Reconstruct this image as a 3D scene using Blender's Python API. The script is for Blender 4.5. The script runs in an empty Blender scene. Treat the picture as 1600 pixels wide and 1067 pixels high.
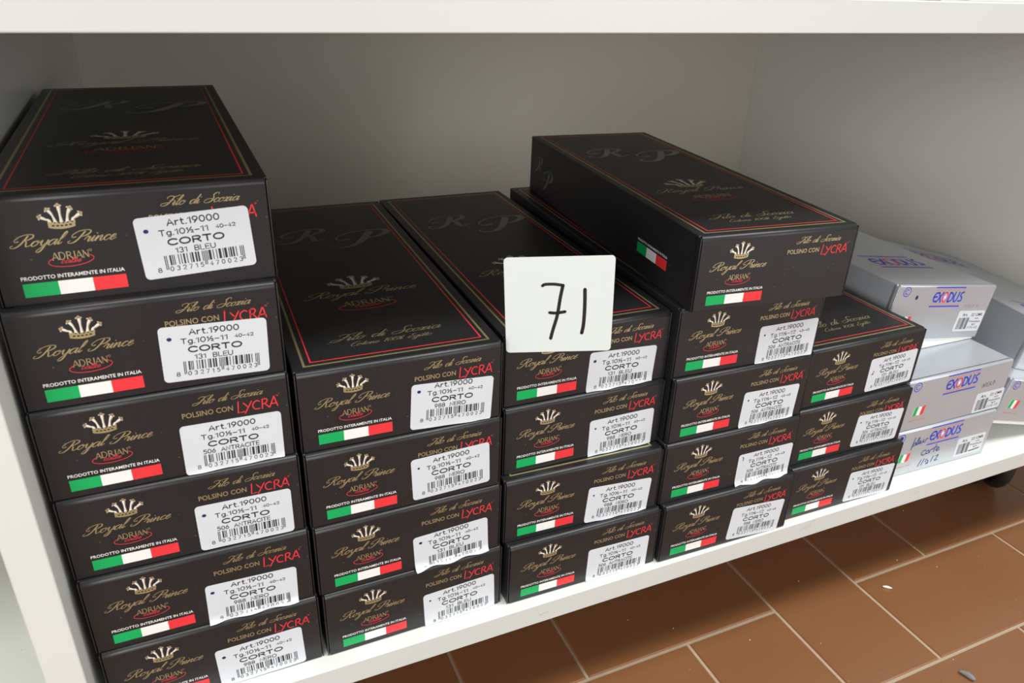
import bpy, math, random
from mathutils import Matrix, Vector, Euler

C = bpy.context.scene
COL = C.collection
rnd = random.Random(7)

# ------------------------------------------------------------------ camera, world, lights, exposure
cam_d = bpy.data.cameras.new('camera')
cam_d.sensor_fit = 'HORIZONTAL'; cam_d.sensor_width = 36.0
cam_d.lens = 1184.35 / 1600 * 36.0
cam_d.clip_start = 0.01
cam_d.dof.use_dof = True; cam_d.dof.focus_distance = 0.52; cam_d.dof.aperture_fstop = 20
cam = bpy.data.objects.new('camera', cam_d); COL.objects.link(cam)
cam.location = (0.14108, -0.36114, 0.40009)
cam.rotation_euler = Euler((1.1090, -0.03407, -0.41585), 'XYZ')
C.camera = cam

w = bpy.data.worlds.new('room_light'); C.world = w; w.use_nodes = True
bg = w.node_tree.nodes['Background']
bg.inputs['Color'].default_value = (0.985, 1.0, 0.985, 1)
bg.inputs['Strength'].default_value = 0.305

def area(name, loc, target, sx, sy, power, col=(1, 1, 1)):
    d = bpy.data.lights.new(name, 'AREA'); d.shape = 'RECTANGLE'; d.size = sx; d.size_y = sy
    d.energy = power; d.color = col
    o = bpy.data.objects.new(name, d); COL.objects.link(o); o.location = loc
    o.rotation_euler = (Vector(target) - Vector(loc)).to_track_quat('-Z', 'Y').to_euler()
    return o
area('ceiling_lamp_right', (1.6, -0.5, 2.35), (1.6, -0.5, 0), 1.3, 0.5, 40, (0.98, 1.0, 0.985))
area('ceiling_lamp_near', (0.1, -0.72, 2.35), (0.1, -0.72, 0), 2.2, 0.4, 40, (1.0, 0.995, 0.95))
area('added_fill_left', (-1.6, -2.4, 0.7), (0.6, 0.0, 0.25), 1.8, 1.3, 58, (1.0, 1.0, 0.985))  # added low fill light, no known window; reaches deep into the shelf
area('added_fill_middle', (0.4, -2.9, 0.6), (0.4, 0.0, 0.25), 2.2, 1.1, 3, (1, 1, 1))  # weak invented frontal fill for the shelf interior, no known window
area('added_fill_right', (2.0, -2.6, 0.7), (0.6, 0.0, 0.25), 1.8, 1.3, 26, (1, 1, 1))  # fill added from front right to brighten divider and left back wall

C.view_settings.view_transform = 'Standard'
C.view_settings.look = 'None'
C.view_settings.exposure = -0.07
C.view_settings.gamma = 1.0
C.view_settings.use_curve_mapping = False

# ------------------------------------------------------------------ materials
MATS = {}
def mat(name, col, rough=0.5, metal=0.0, noise=0.0, nscale=60, bump=0.0, bscale=200, spec=0.5, speck=None, coat=0.0):
    if name in MATS: return MATS[name]
    m = bpy.data.materials.new(name); m.use_nodes = True
    nt = m.node_tree; b = nt.nodes['Principled BSDF']
    b.inputs['Base Color'].default_value = (*col, 1)
    b.inputs['Roughness'].default_value = rough
    b.inputs['Metallic'].default_value = metal
    b.inputs['Specular IOR Level'].default_value = spec
    if coat: b.inputs['Coat Weight'].default_value = coat; b.inputs['Coat Roughness'].default_value = 0.25
    tc = nt.nodes.new('ShaderNodeTexCoord')
    last = None
    if noise:
        n = nt.nodes.new('ShaderNodeTexNoise'); n.inputs['Scale'].default_value = nscale; n.inputs['Detail'].default_value = 4
        nt.links.new(tc.outputs['Object'], n.inputs['Vector'])
        mx = nt.nodes.new('ShaderNodeMix'); mx.data_type = 'RGBA'
        mx.inputs['A'].default_value = (*[max(0, c * (1 - noise)) for c in col], 1)
        mx.inputs['B'].default_value = (*[min(1, c * (1 + noise)) for c in col], 1)
        nt.links.new(n.outputs['Fac'], mx.inputs['Factor'])
        last = mx.outputs['Result']
        mr = nt.nodes.new('ShaderNodeMapRange')
        mr.inputs['To Min'].default_value = max(0.02, rough - 0.06); mr.inputs['To Max'].default_value = min(1, rough + 0.06)
        nt.links.new(n.outputs['Fac'], mr.inputs['Value']); nt.links.new(mr.outputs['Result'], b.inputs['Roughness'])
    if speck:
        scol, sscale, thr, amt = speck
        v = nt.nodes.new('ShaderNodeTexVoronoi'); v.inputs['Scale'].default_value = sscale
        nt.links.new(tc.outputs['Object'], v.inputs['Vector'])
        mr = nt.nodes.new('ShaderNodeMapRange')
        mr.inputs['From Min'].default_value = thr; mr.inputs['From Max'].default_value = thr * 0.4
        nt.links.new(v.outputs['Distance'], mr.inputs['Value'])
        n2 = nt.nodes.new('ShaderNodeTexNoise'); n2.inputs['Scale'].default_value = sscale * 0.12
        nt.links.new(tc.outputs['Object'], n2.inputs['Vector'])
        gt = nt.nodes.new('ShaderNodeMath'); gt.operation = 'GREATER_THAN'; gt.inputs[1].default_value = 0.56
        nt.links.new(n2.outputs['Fac'], gt.inputs[0])
        mu = nt.nodes.new('ShaderNodeMath'); mu.operation = 'MULTIPLY'
        nt.links.new(mr.outputs['Result'], mu.inputs[0]); nt.links.new(gt.outputs[0], mu.inputs[1])
        mu2 = nt.nodes.new('ShaderNodeMath'); mu2.operation = 'MULTIPLY'; mu2.inputs[1].default_value = amt
        nt.links.new(mu.outputs[0], mu2.inputs[0])
        mx2 = nt.nodes.new('ShaderNodeMix'); mx2.data_type = 'RGBA'
        mx2.inputs['B'].default_value = (*scol, 1)
        if last is not None: nt.links.new(last, mx2.inputs['A'])
        else: mx2.inputs['A'].default_value = (*col, 1)
        nt.links.new(mu2.outputs[0], mx2.inputs['Factor'])
        last = mx2.outputs['Result']
    if last is not None: nt.links.new(last, b.inputs['Base Color'])
    if bump:
        n = nt.nodes.new('ShaderNodeTexNoise'); n.inputs['Scale'].default_value = bscale
        nt.links.new(tc.outputs['Object'], n.inputs['Vector'])
        bp = nt.nodes.new('ShaderNodeBump'); bp.inputs['Strength'].default_value = bump; bp.inputs['Distance'].default_value = 0.001
        nt.links.new(n.outputs['Fac'], bp.inputs['Height']); nt.links.new(bp.outputs['Normal'], b.inputs['Normal'])
    MATS[name] = m
    return m

black = mat('black_carton', (0.0155, 0.0155, 0.0170), 0.37, noise=0.12, nscale=18, bump=0.05, bscale=25, speck=((0.16, 0.15, 0.14), 260, 0.16, 0.5))
gold = mat('gold_print', (0.57, 0.50, 0.28), 0.36, metal=0.75)
foil = mat('gold_foil_border', (0.54, 0.47, 0.22), 0.40, metal=0.7)
red = mat('red_print', (0.78, 0.035, 0.045), 0.45)
dred = mat('dark_red_print', (0.58, 0.035, 0.06), 0.45)
white = mat('white_print', (0.82, 0.82, 0.80), 0.45)
silverfoil = mat('silver_foil', (0.90, 0.88, 0.84), 0.28, metal=0.25)
green = mat('green_print', (0.0, 0.38, 0.10), 0.45)
varnish = mat('gloss_varnish', (0.095, 0.094, 0.094), 0.20, spec=1.0)
sticker = mat('sticker_paper', (0.63, 0.66, 0.70), 0.55, noise=0.02, nscale=80)
ink = mat('black_ink', (0.022, 0.022, 0.025), 0.6)
grey_ink = mat('faded_ink', (0.07, 0.07, 0.08), 0.6)
mid_ink = mat('worn_ink', (0.045, 0.045, 0.05), 0.6)
pen = mat('dark_blue_ink', (0.008, 0.02, 0.10), 0.5)
bpen = mat('blue_pen', (0.010, 0.045, 0.24), 0.5)
pencil = mat('pencil', (0.20, 0.20, 0.21), 0.6)
silver = mat('silver_carton', (0.53, 0.56, 0.60), 0.32, metal=0.45, noise=0.05, nscale=14, bump=0.04, bscale=20)
blue = mat('blue_print', (0.045, 0.06, 0.56), 0.45)
lblue = mat('pale_blue_print', (0.33, 0.42, 0.85), 0.45)
orange = mat('thin_red_print', (0.70, 0.22, 0.16), 0.45)
tray_m = mat('white_board', (0.80, 0.80, 0.78), 0.6)
lam = mat('cream_laminate', (0.68, 0.695, 0.665), 0.33, noise=0.02, nscale=6)
lamd = mat('dusty_cream_laminate', (0.79, 0.80, 0.765), 0.38, noise=0.02, nscale=6, speck=((0.42, 0.38, 0.32), 150, 0.10, 0.45))
backm = mat('grey_back_board', (0.71, 0.67, 0.575), 0.42, noise=0.02, nscale=4)
sidem = mat('satin_side_laminate', (0.80, 0.79, 0.745), 0.24, noise=0.02, nscale=4)
edge_band = mat('edge_banding', (0.61, 0.63, 0.61), 0.36, noise=0.02, nscale=8)
scuff = mat('scuff', (0.35, 0.34, 0.34), 0.7)
card_m = mat('white_card', (0.76, 0.83, 0.825), 0.5)
marker = mat('black_marker', (0.012, 0.012, 0.014), 0.5)
rubber = mat('black_rubber', (0.012, 0.011, 0.010), 0.5)
plastic = mat('dark_plastic', (0.03, 0.029, 0.028), 0.38)
steel = mat('steel', (0.4, 0.4, 0.4), 0.35, metal=0.9)
tilem = mat('brown_tile', (0.225, 0.098, 0.040), 0.28, noise=0.10, nscale=9, bump=0.06, bscale=60, speck=((0.40, 0.30, 0.22), 90, 0.07, 0.5))
groutm = mat('grout', (0.44, 0.34, 0.245), 0.8, noise=0.1, nscale=120)
lint = mat('white_lint', (0.75, 0.72, 0.68), 0.8)
lintd = mat('grey_lint', (0.22, 0.21, 0.22), 0.8)
pinkm = mat('pinkish_card', (0.62, 0.45, 0.37), 0.5)
paperm = mat('white_paper', (0.78, 0.79, 0.78), 0.6)

# ------------------------------------------------------------------ mesh builder
class MB:
    def __init__(s): s.v = []; s.f = []; s.m = []; s.mats = []; s.sm = []
    def mi(s, m):
        if m not in s.mats: s.mats.append(m)
        return s.mats.index(m)
    def add(s, vs, fs, m, smooth=False):
        o = len(s.v); s.v += [tuple(q) for q in vs]; i = s.mi(m)
        for f in fs: s.f.append(tuple(o + k for k in f)); s.m.append(i); s.sm.append(smooth)
    def box(s, a, b, m):
        x0, y0, z0 = a; x1, y1, z1 = b
        s.add([(x0,y0,z0),(x1,y0,z0),(x1,y1,z0),(x0,y1,z0),(x0,y0,z1),(x1,y0,z1),(x1,y1,z1),(x0,y1,z1)],
              [(3,2,1,0),(4,5,6,7),(0,1,5,4),(1,2,6,5),(2,3,7,6),(3,0,4,7)], m)
    def rbox(s, a, b, r, m, seg=3):
        """box with rounded edges"""
        import bmesh
        bm = bmesh.new(); bmesh.ops.create_cube(bm, size=1)
        for v in bm.verts: v.co = [a[i] + (v.co[i] + .5) * (b[i] - a[i]) for i in range(3)]
        bmesh.ops.bevel(bm, geom=bm.edges[:], offset=r, segments=seg, profile=0.5, affect='EDGES')
        bm.verts.index_update()
        s.add([v.co for v in bm.verts], [[v.index for v in f.verts] for f in bm.faces], m, True)
        bm.free()
    def build(s, name, parent=None, link=True):
        me = bpy.data.meshes.new(name); me.from_pydata(s.v, [], s.f)
        for m in s.mats: me.materials.append(m)
        me.polygons.foreach_set('material_index', s.m)
        me.update()
        me.polygons.foreach_set('use_smooth', [sm and max(abs(c) for c in q.normal) < 0.9995 for sm, q in zip(s.sm, me.polygons)])
        me.update()
        o = bpy.data.objects.new(name, me)
        if link: COL.objects.link(o)
        if parent: o.parent = parent
        return o

def tag(o, label, cat, group=None, kind=None):
    o['label'] = label; o['category'] = cat
    if group: o['group'] = group
    if kind: o['kind'] = kind
    return o
def empty(name, loc=(0,0,0), rot=(0,0,0)):
    o = bpy.data.objects.new(name, None); o.empty_display_size = 0.03; COL.objects.link(o)
    o.location = loc; o.rotation_euler = rot
    return o

# ------------------------------------------------------------------ 2D drawing on faces (mm)
class Pen:
    """draws flat print on a face; fr maps (u mm, v mm, level mm) to a point in metres"""
    def __init__(s, mb, fr): s.mb = mb; s.fr = fr
    def poly(s, pts, m, lv=0.06):
        s.mb.add([s.fr(u, v, lv) for u, v in pts], [tuple(range(len(pts)))], m)
    def rect(s, u0, v0, u1, v1, m, lv=0.06):
        s.poly([(u0,v0),(u1,v0),(u1,v1),(u0,v1)], m, lv)
    def frame(s, u0, v0, u1, v1, t, m, lv=0.06):
        s.rect(u0, v0, u1, v0+t, m, lv); s.rect(u0, v1-t, u1, v1, m, lv)
        s.rect(u0, v0+t, u0+t, v1-t, m, lv); s.rect(u1-t, v0+t, u1, v1-t, m, lv)
    def ribbon(s, pts, ws, m, lv=0.06, closed=False):
        n = len(pts); L = []; R = []
        for i in range(n):
            if closed: a, b = pts[(i-1) % n], pts[(i+1) % n]
            else: a, b = pts[max(0, i-1)], pts[min(n-1, i+1)]
            dx, dy = b[0]-a[0], b[1]-a[1]; l = math.hypot(dx, dy) or 1
            w = ws[i] / 2; nx, ny = -dy/l*w, dx/l*w
            L.append((pts[i][0]+nx, pts[i][1]+ny)); R.append((pts[i][0]-nx, pts[i][1]-ny))
        vs = [s.fr(u, v, lv) for u, v in L] + [s.fr(u, v, lv) for u, v in R]
        fs = [(n+i, n+i+1, i+1, i) for i in range(n-1)]
        if closed: fs.append((2*n-1, n, 0, n-1))
        s.mb.add(vs, fs, m)
    def line(s, pts, w, m, lv=0.06, cap=True):
        s.ribbon(pts, [w]*len(pts), m, lv)
        if cap:
            for q in (pts[0], pts[-1]): s.disc(q[0], q[1], w/2, m, lv, n=8)
    def disc(s, u, v, r, m, lv=0.06, n=14, ry=None):
        ry = ry or r
        s.poly([(u+r*math.cos(2*math.pi*k/n), v+ry*math.sin(2*math.pi*k/n)) for k in range(n)], m, lv)
    def ring(s, u, v, rx, ry, w, m, lv=0.06, n=32, a0=0, a1=360, rot=0):
        cl = abs(a1-a0) >= 360
        P = []
        for k in range(n if cl else n+1):
            a = math.radians(a0 + (a1-a0)*k/n); x, y = rx*math.cos(a), ry*math.sin(a)
            c, q = math.cos(rot), math.sin(rot); P.append((u+x*c-y*q, v+x*q+y*c))
        s.ribbon(P, [w]*len(P), m, lv, closed=cl)
    def text(s, st, u0, v0, u1, v1, m, lv=0.06, shear=0.0, rot=0.0):
        vs, fs = text_mesh(st)
        c, q = math.cos(rot), math.sin(rot)
        P = []
        for x, y in vs:
            a, b = x*(u1-u0) + shear*y*(v1-v0), y*(v1-v0)
            P.append(s.fr(u0 + a*c - b*q, v0 + a*q + b*c, lv))
        s.mb.add(P, fs, m)

_tc = {}
def text_mesh(st):
    """unit-box outline of the built-in font"""
    if st in _tc: return _tc[st]
    cu = bpy.data.curves.new('t', 'FONT'); cu.body = st; cu.resolution_u = 2; cu.offset = 0.012
    ob = bpy.data.objects.new('t', cu); COL.objects.link(ob)
    dg = bpy.context.evaluated_depsgraph_get(); dg.update()
    me = bpy.data.meshes.new_from_object(ob.evaluated_get(dg))
    vs = [(v.co.x, v.co.y) for v in me.vertices]; fs = []
    for p in me.polygons:
        f = list(p.vertices)
        if p.normal.z < 0: f.reverse()
        fs.append(tuple(f))
    bpy.data.objects.remove(ob); bpy.data.curves.remove(cu); bpy.data.meshes.remove(me)
    x0 = min(v[0] for v in vs); x1 = max(v[0] for v in vs); y0 = min(0, min(v[1] for v in vs)) if st.isdigit() is False else 0
    y0 = 0; y1 = max(v[1] for v in vs)
    vs = [((x-x0)/(x1-x0), (y-y0)/(y1-y0)) for x, y in vs]
    _tc[st] = (vs, fs); return _tc[st]

def catmull(P, n=6):
    if len(P) == 2: return [(P[0][0]+(P[1][0]-P[0][0])*k/n, P[0][1]+(P[1][1]-P[0][1])*k/n) for k in range(n+1)]
    Q = [(2*P[0][0]-P[1][0], 2*P[0][1]-P[1][1])] + list(P) + [(2*P[-1][0]-P[-2][0], 2*P[-1][1]-P[-2][1])]
    out = []
    for i in range(1, len(Q)-2):
        p0, p1, p2, p3 = Q[i-1:i+3]
        for k in range(n):
            t = k/n
            out.append(tuple(0.5*(2*p1[j]+(-p0[j]+p2[j])*t+(2*p0[j]-5*p1[j]+4*p2[j]-p3[j])*t*t+(-p0[j]+3*p1[j]-3*p2[j]+p3[j])*t**3) for j in (0, 1)))
    out.append(tuple(P[-1])); return out

# copperplate-like stroke alphabet: (advance, strokes), x-height 1
BOWL = [(0.9,0.82),(0.55,1.0),(0.14,0.62),(0.28,0.02),(0.62,0.16),(0.92,0.98)]
SC = {
 ' ': (0.75, []),
 'o': (0.92, [[(0.62,0.98),(0.2,0.8),(0.12,0.25),(0.42,0.0),(0.78,0.35),(0.78,0.85),(0.55,1.0),(0.6,0.75),(1.0,0.72)]]),
 'y': (1.02, [[(0,0.6),(0.22,1.0),(0.27,0.4),(0.48,0.02),(0.8,0.35),(0.92,1.0)],[(0.92,1.0),(0.86,0.0),(0.72,-0.95),(0.42,-1.2),(0.22,-0.95),(0.55,-0.35),(1.1,0.3)]]),
 'a': (1.08, [BOWL,[(0.92,1.0),(0.86,0.3),(1.0,0.0),(1.2,0.35)]]),
 'l': (0.52, [[(0,0.3),(0.45,1.3),(0.56,2.1),(0.4,2.25),(0.26,1.7),(0.2,0.35),(0.34,0.0),(0.62,0.35)]]),
 'r': (0.78, [[(0,0.4),(0.22,1.1),(0.3,0.86),(0.58,0.92)],[(0.58,0.92),(0.52,0.3),(0.64,0.0),(0.9,0.35)]]),
 'i': (0.5, [[(0,0.35),(0.24,1.0)],[(0.24,1.0),(0.2,0.25),(0.34,0.0),(0.6,0.35)],[(0.36,1.52),(0.35,1.40)]]),
 'n': (1.0, [[(0,0.4),(0.2,1.0)],[(0.2,1.0),(0.18,0.5),(0.16,0.0)],[(0.17,0.1),(0.42,0.8),(0.66,1.0),(0.72,0.7)],[(0.72,0.75),(0.68,0.25),(0.84,0.0),(1.1,0.35)]]),
 'c': (0.78, [[(0.7,0.72),(0.58,1.0),(0.24,0.82),(0.12,0.35),(0.36,0.0),(0.66,0.14),(0.9,0.4)]]),
 'e': (0.72, [[(0,0.3),(0.5,0.58),(0.6,0.9),(0.4,1.0),(0.16,0.62),(0.2,0.14),(0.44,0.0),(0.84,0.38)]]),
 'd': (1.08, [BOWL,[(1.1,2.15),(0.95,1.1),(0.88,0.3),(1.0,0.0),(1.2,0.35)]]),
 'z': (0.85, [[(0.0,0.7),(0.2,1.0),(0.4,0.75),(0.42,0.25),(0.6,0.0),(0.88,0.32)],[(0.86,0.95),(0.62,0.9),(0.42,0.5),(0.2,0.05),(0.0,0.1)]]),
 't': (0.55, [[(0,0.35),(0.32,1.0)],[(0.42,1.8),(0.3,0.9),(0.26,0.3),(0.38,0.0),(0.66,0.35)],[(0.05,1.12),(0.68,1.15)]]),
 'g': (1.02, [BOWL,[(0.92,1.0),(0.86,0.0),(0.7,-0.95),(0.42,-1.2),(0.22,-0.95),(0.55,-0.35),(1.1,0.3)]]),
 'R': (2.35, [[(0.72,1.1),(0.35,1.0),(0.12,1.35),(0.45,1.95),(1.15,2.25),(1.9,2.15),(2.1,1.72),(1.75,1.3),(1.3,1.2)],[(1.3,1.2),(1.62,0.95),(1.78,0.4),(2.0,0.02),(2.45,0.35)],[(1.42,2.05),(1.3,1.3),(1.08,0.45),(0.7,-0.02),(0.22,0.0),(0.1,0.3),(0.3,0.42)]]),
 'P': (1.95, [[(0.72,1.1),(0.35,1.0),(0.12,1.35),(0.45,1.95),(1.15,2.25),(1.95,2.15),(2.15,1.7),(1.8,1.2),(1.3,1.08)],[(1.42,2.05),(1.3,1.3),(1.08,0.45),(0.7,-0.02),(0.22,0.0),(0.1,0.3),(0.3,0.42)]]),
 'F': (1.7, [[(0.45,1.55),(0.35,1.95),(0.8,2.2),(1.5,2.0),(2.2,2.3)],[(1.4,2.03),(1.28,1.2),(1.0,0.35),(0.5,-0.05),(0.0,0.1),(0.05,0.5),(0.5,0.6),(1.25,0.75)],[(0.95,1.12),(1.75,1.2)]]),
 'S': (1.55, [[(1.75,1.75),(1.7,2.2),(1.25,2.2),(1.0,1.75),(1.25,1.2),(1.32,0.55),(0.95,0.02),(0.3,0.0),(0.05,0.45),(0.5,0.85),(1.3,0.85)]]),
 'C': (1.3, [[(1.35,1.75),(1.3,2.15),(0.85,2.05),(0.4,1.3),(0.35,0.5),(0.75,0.0),(1.45,0.4)]]),
 'E': (1.25, [[(1.3,1.85),(1.15,2.2),(0.75,2.05),(0.7,1.6),(1.1,1.25)],[(1.1,1.25),(0.55,1.0),(0.3,0.45),(0.6,0.0),(1.3,0.4)]]),
 '1': (0.7, [[(0.1,1.4),(0.4,1.8)],[(0.4,1.8),(0.38,0.0)]]),
 '0': (0.95, [[(0.5,1.8),(0.12,1.2),(0.12,0.5),(0.45,0.0),(0.8,0.5),(0.8,1.3),(0.5,1.8)]]),
 '%': (1.1, [[(0.3,1.8),(0.1,1.4),(0.3,1.05),(0.5,1.4),(0.3,1.8)],[(1.0,1.8),(0.1,0.0)],[(0.85,0.8),(0.65,0.4),(0.85,0.0),(1.05,0.4),(0.85,0.8)]]),
}
def script(pen, st, u0, base, width, m, lv=0.06, slant=0.95, thin=0.085, thick=0.175, sub=5, vscale=0.72):
    tot = sum(SC[ch][0] for ch in st)
    k = width / (tot + 0.25); x = 0
    for ch in st:
        adv, strokes = SC[ch]
        for si, S in enumerate(strokes):
            P = catmull(S, sub); ws = []
            for i in range(len(P)):
                a, b = P[max(0, i-1)], P[min(len(P)-1, i+1)]
                dx, dy = b[0]-a[0], b[1]-a[1]; l = math.hypot(dx, dy) or 1
                ws.append(k*(thin + (thick-thin)*max(0, -dy/l)**1.3))
            pen.ribbon([(u0 + k*(x+px+slant*py*vscale*0.8), base + k*vscale*py) for px, py in P], ws, m, lv+0.008*si)
        x += adv
    return k

# ------------------------------------------------------------------ the emblem of the black boxes
def crown(p, cx, base, k, lv=0.06):
    tips = [(-7.2,5.2),(-4.0,8.0),(0,9.4),(4.0,8.1),(7.3,5.6)]; roots = [-4.2,-2.2,0,2.2,4.2]
    for (tx, ty), rx in zip(tips, roots):
        dx = tx-rx
        P = catmull([(rx, 2.3), (rx+dx*0.10, 3.9), (rx+dx*0.38, 2.4+(ty-2.4)*0.62), (rx+dx*0.74, 2.4+(ty-2.4)*0.86), (tx, ty)], 4)
        n = len(P); ws = []
        for i in range(n):
            t = i/(n-1)
            ws.append(1.45-0.85*math.sin(math.pi*min(1, t/0.9)) if t < 0.45 else 0.55+0.55*math.sin(math.pi*min(1, (t-0.45)/0.55)*0.62))
        p.ribbon([(cx+k*(x+0.25), base+k*(y-0.22)) for x, y in P], [k*q*1.2 for q in ws], gold, lv)
        p.ribbon([(cx+k*x, base+k*y) for x, y in P], [k*q for q in ws], silverfoil, lv+0.03)
        ux, uy = P[-1][0]-P[-3][0], P[-1][1]-P[-3][1]; l = math.hypot(ux, uy); ux /= l; uy /= l
        for a, b in ((0.2,0.95),(0.2,-0.95)): p.disc(cx+k*(tx+ux*a-uy*b), base+k*(ty+uy*a+ux*b), 0.36*k, silverfoil, lv+0.045, 8)
        for a, b in ((0.9,0),(0.35,0.6),(0.35,-0.6)):
            p.disc(cx+k*(tx+ux*a-uy*b), base+k*(ty+uy*a+ux*b), 0.5*k, gold, lv+0.06, 8)
    # band with a curved lower edge
    up = [(-5.0+10.0*i/10, 3.1-0.5*(1-((i-5)/5)**2)) for i in range(11)]
    lo = [(5.0-10.0*i/10, 0.55-0.85*(1-((i-5)/5)**2)) for i in range(11)]
    p.poly([(cx+k*x, base+k*y) for x, y in lo + up], gold, lv+0.09)
    for i in range(5):
        x = -3.2+1.6*i; y = 1.55-0.45*(1-(x/5)**2)
        p.rect(cx+k*(x-0.5), base+k*(y-0.3), cx+k*(x+0.5), base+k*(y+0.35), black, lv+0.12)
        p.disc(cx+k*(x+0.8), base+k*(y+1.25), 0.33*k, black, lv+0.12, 8)

def adrian(p, cx, cy, k, lv=0.06):
    """serif caps over a red oval with a little red script word"""
    p.ring(cx, cy, 9.1*k, 2.75*k, 0.36*k, dred, lv, 40, 128, 412, 0.05)
    X = -7.0; b = 0.7; H = 3.35
    def st(pts, w): p.ribbon([(cx+k*x, cy+k*y) for x, y in pts], [k*w]*len(pts), gold, lv+0.04)
    def ser(x, y): st([(x-0.42, y), (x+0.42, y)], 0.16)
    t, T = 0.22, 0.46
    def A(x):
        st([(x, b), (x+1.15, b+H)], t); st([(x+1.15, b+H), (x+2.4, b)], T); st([(x+0.5, b+1.05), (x+1.95, b+1.05)], t); ser(x, b); ser(x+2.4, b)
    def stem(x): st([(x, b), (x, b+H)], T); ser(x, b); ser(x, b+H)
    A(-7.2)
    stem(-4.3); st(catmull([(-4.3, b+H), (-2.9, b+H-0.2), (-2.2, b+H/2), (-2.9, b+0.2), (-4.3, b)], 4), 0.34)
    stem(-1.3); st(catmull([(-1.3, b+H), (0.0, b+H-0.2), (0.1, b+H*0.6), (-1.3, b+H*0.48)], 4), 0.34); st([(-0.5, b+H*0.5), (0.9, b)], T); ser(1.0, b)
    stem(1.75)
    A(2.3)
    st([(5.2, b), (5.2, b+H)], t); st([(5.2, b+H), (7.2, b)], T); st([(7.2, b), (7.2, b+H)], t); ser(5.2, b); ser(5.2, b+H); ser(7.2, b+H)
    p.ring(cx+8.3*k, cy+(b+H-0.1)*k, 0.5*k, 0.5*k, 0.18*k, gold, lv+0.04, 12)
    script(p, 'calze', cx-4.6*k, cy-1.05*k, 8.6*k, dred, lv+0.08, slant=0.8, thin=0.11, thick=0.16, sub=4, vscale=0.62)

def lycra(p, u, v, k, lv=0.06):
    w = 0.62
    def s(P): p.line([(u+k*x, v+k*y) for x, y in P], w*k, red, lv)
    s([(0.9,6.9),(0.3,0.2),(3.3,0.5)])
    s([(3.4,5.6),(5.35,3.0)]); s([(7.5,5.95),(3.7,-0.6)])
    s(catmull([(11.4,5.1),(10.1,5.75),(8.3,4.6),(7.9,2.6),(9.0,0.9),(11.2,0.9)], 5))
    s([(12.5,0.45),(12.9,6.0)]); s(catmull([(12.9,6.0),(14.8,6.0),(15.3,4.8),(14.4,3.5),(12.8,3.2)], 5)); s([(13.9,3.3),(16.0,0.55)])
    s([(16.3,0.6),(18.9,6.7)]); s([(18.9,6.7),(20.4,0.6)]); s([(17.1,2.4),(19.9,2.5)])
    p.ring(u+20.6*k, v+6.9*k, 0.35*k, 0.35*k, 0.2*k, red, lv, 10)

# ------------------------------------------------------------------ black box prototypes
W, H, D = 120.0, 50.5, 306.0     # mm
mm = 0.001
FRONT = lambda u, v, l: (u*mm, -l*mm, v*mm)
TOP = lambda u, v, l: (u*mm, v*mm, (H+l)*mm)
LEFT = lambda s, v, l: (-l*mm, (D-s)*mm, v*mm)

def make_carton():
    mb = MB()
    mb.rbox((0, 3*mm, 0), (W*mm, D*mm, H*mm), 0.7*mm, black, 3)
    # side walls reach past the tucked end flap, leaving the dark slit at its edges
    mb.rbox((0, 0.25*mm, 0.3*mm), (0.75*mm, 6*mm, (H-0.9)*mm), 0.3*mm, black, 2)
    mb.rbox(((W-0.75)*mm, 0.25*mm, 0.3*mm), (W*mm, 6*mm, (H-0.9)*mm), 0.3*mm, black, 2)
    p = Pen(mb, TOP)
    p.frame(6.0, 6.6, 114.0, D-6.6, 1.35, foil)
    p.frame(10.2, 10.8, 110.4, D-10.8, 0.85, red)
    script(p, 'R', 17, 210.5, 41, varnish, thin=0.09, thick=0.3, slant=0.35, sub=8, vscale=0.85)
    script(p, 'P', 55, 190.5, 44, varnish, thin=0.09, thick=0.3, slant=0.35, sub=8, vscale=0.80)
    crown(p, 57.5, 108, 2.15)
    script(p, 'Royal Prince', 19.5, 96.5, 76, gold)
    adrian(p, 58, 78, 2.03)
    script(p, 'Filo di Scozia', 25, 31.5, 67, gold)
    script(p, 'Cotone 100% Egitto', 34, 23.5, 50, gold)
    p = Pen(mb, LEFT)
    s0 = D-79
    p.rect(s0, 14.8, s0+14, 22, green); p.rect(s0+14, 14.8, s0+28, 22, white); p.rect(s0+28, 14.8, s0+42.5, 22, red)
    p.text('PRODOTTO INTERAMENTE IN ITALIA', s0, 23.3, s0+42.5, 25.0, white)
    script(p, 'R', 10, 22, 22, varnish, thin=0.09, thick=0.3, slant=0.35, sub=6)
    script(p, 'P', 30, 10, 24, varnish, thin=0.09, thick=0.3, slant=0.35, sub=6)
    return mb
def fold_flap(mb, x0, x1, H, r, m, n=7):
    """front panel that turns into the top over a rounded fold"""
    prof = [(4.0, H)] + [(r - r*math.sin(a), H - r + r*math.cos(a)) for a in [math.pi/2*i/n for i in range(n+1)]] + [(0.0, 0.8), (0.25, 0.25), (0.8, 0.0), (4.0, 0.0)]
    N = len(prof)
    xs = [(x0, 0.22), (x0+0.25, 0.0), (x1-0.25, 0.0), (x1, 0.22)]
    vs = []
    for x, ins in xs:
        for y, z in prof: vs.append((x*mm, (y+ins)*mm, z*mm))
    fs = []
    for j in range(len(xs)-1):
        for i in range(N-1):
            a, b = j*N+i, j*N+i+1
            fs.append((a, b, b+N, a+N))
    mb.add(vs, fs, m, True)
    mb.add(vs[:N], [tuple(range(N))[::-1]], m); mb.add(vs[-N:], [tuple(range(N))], m)
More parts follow.
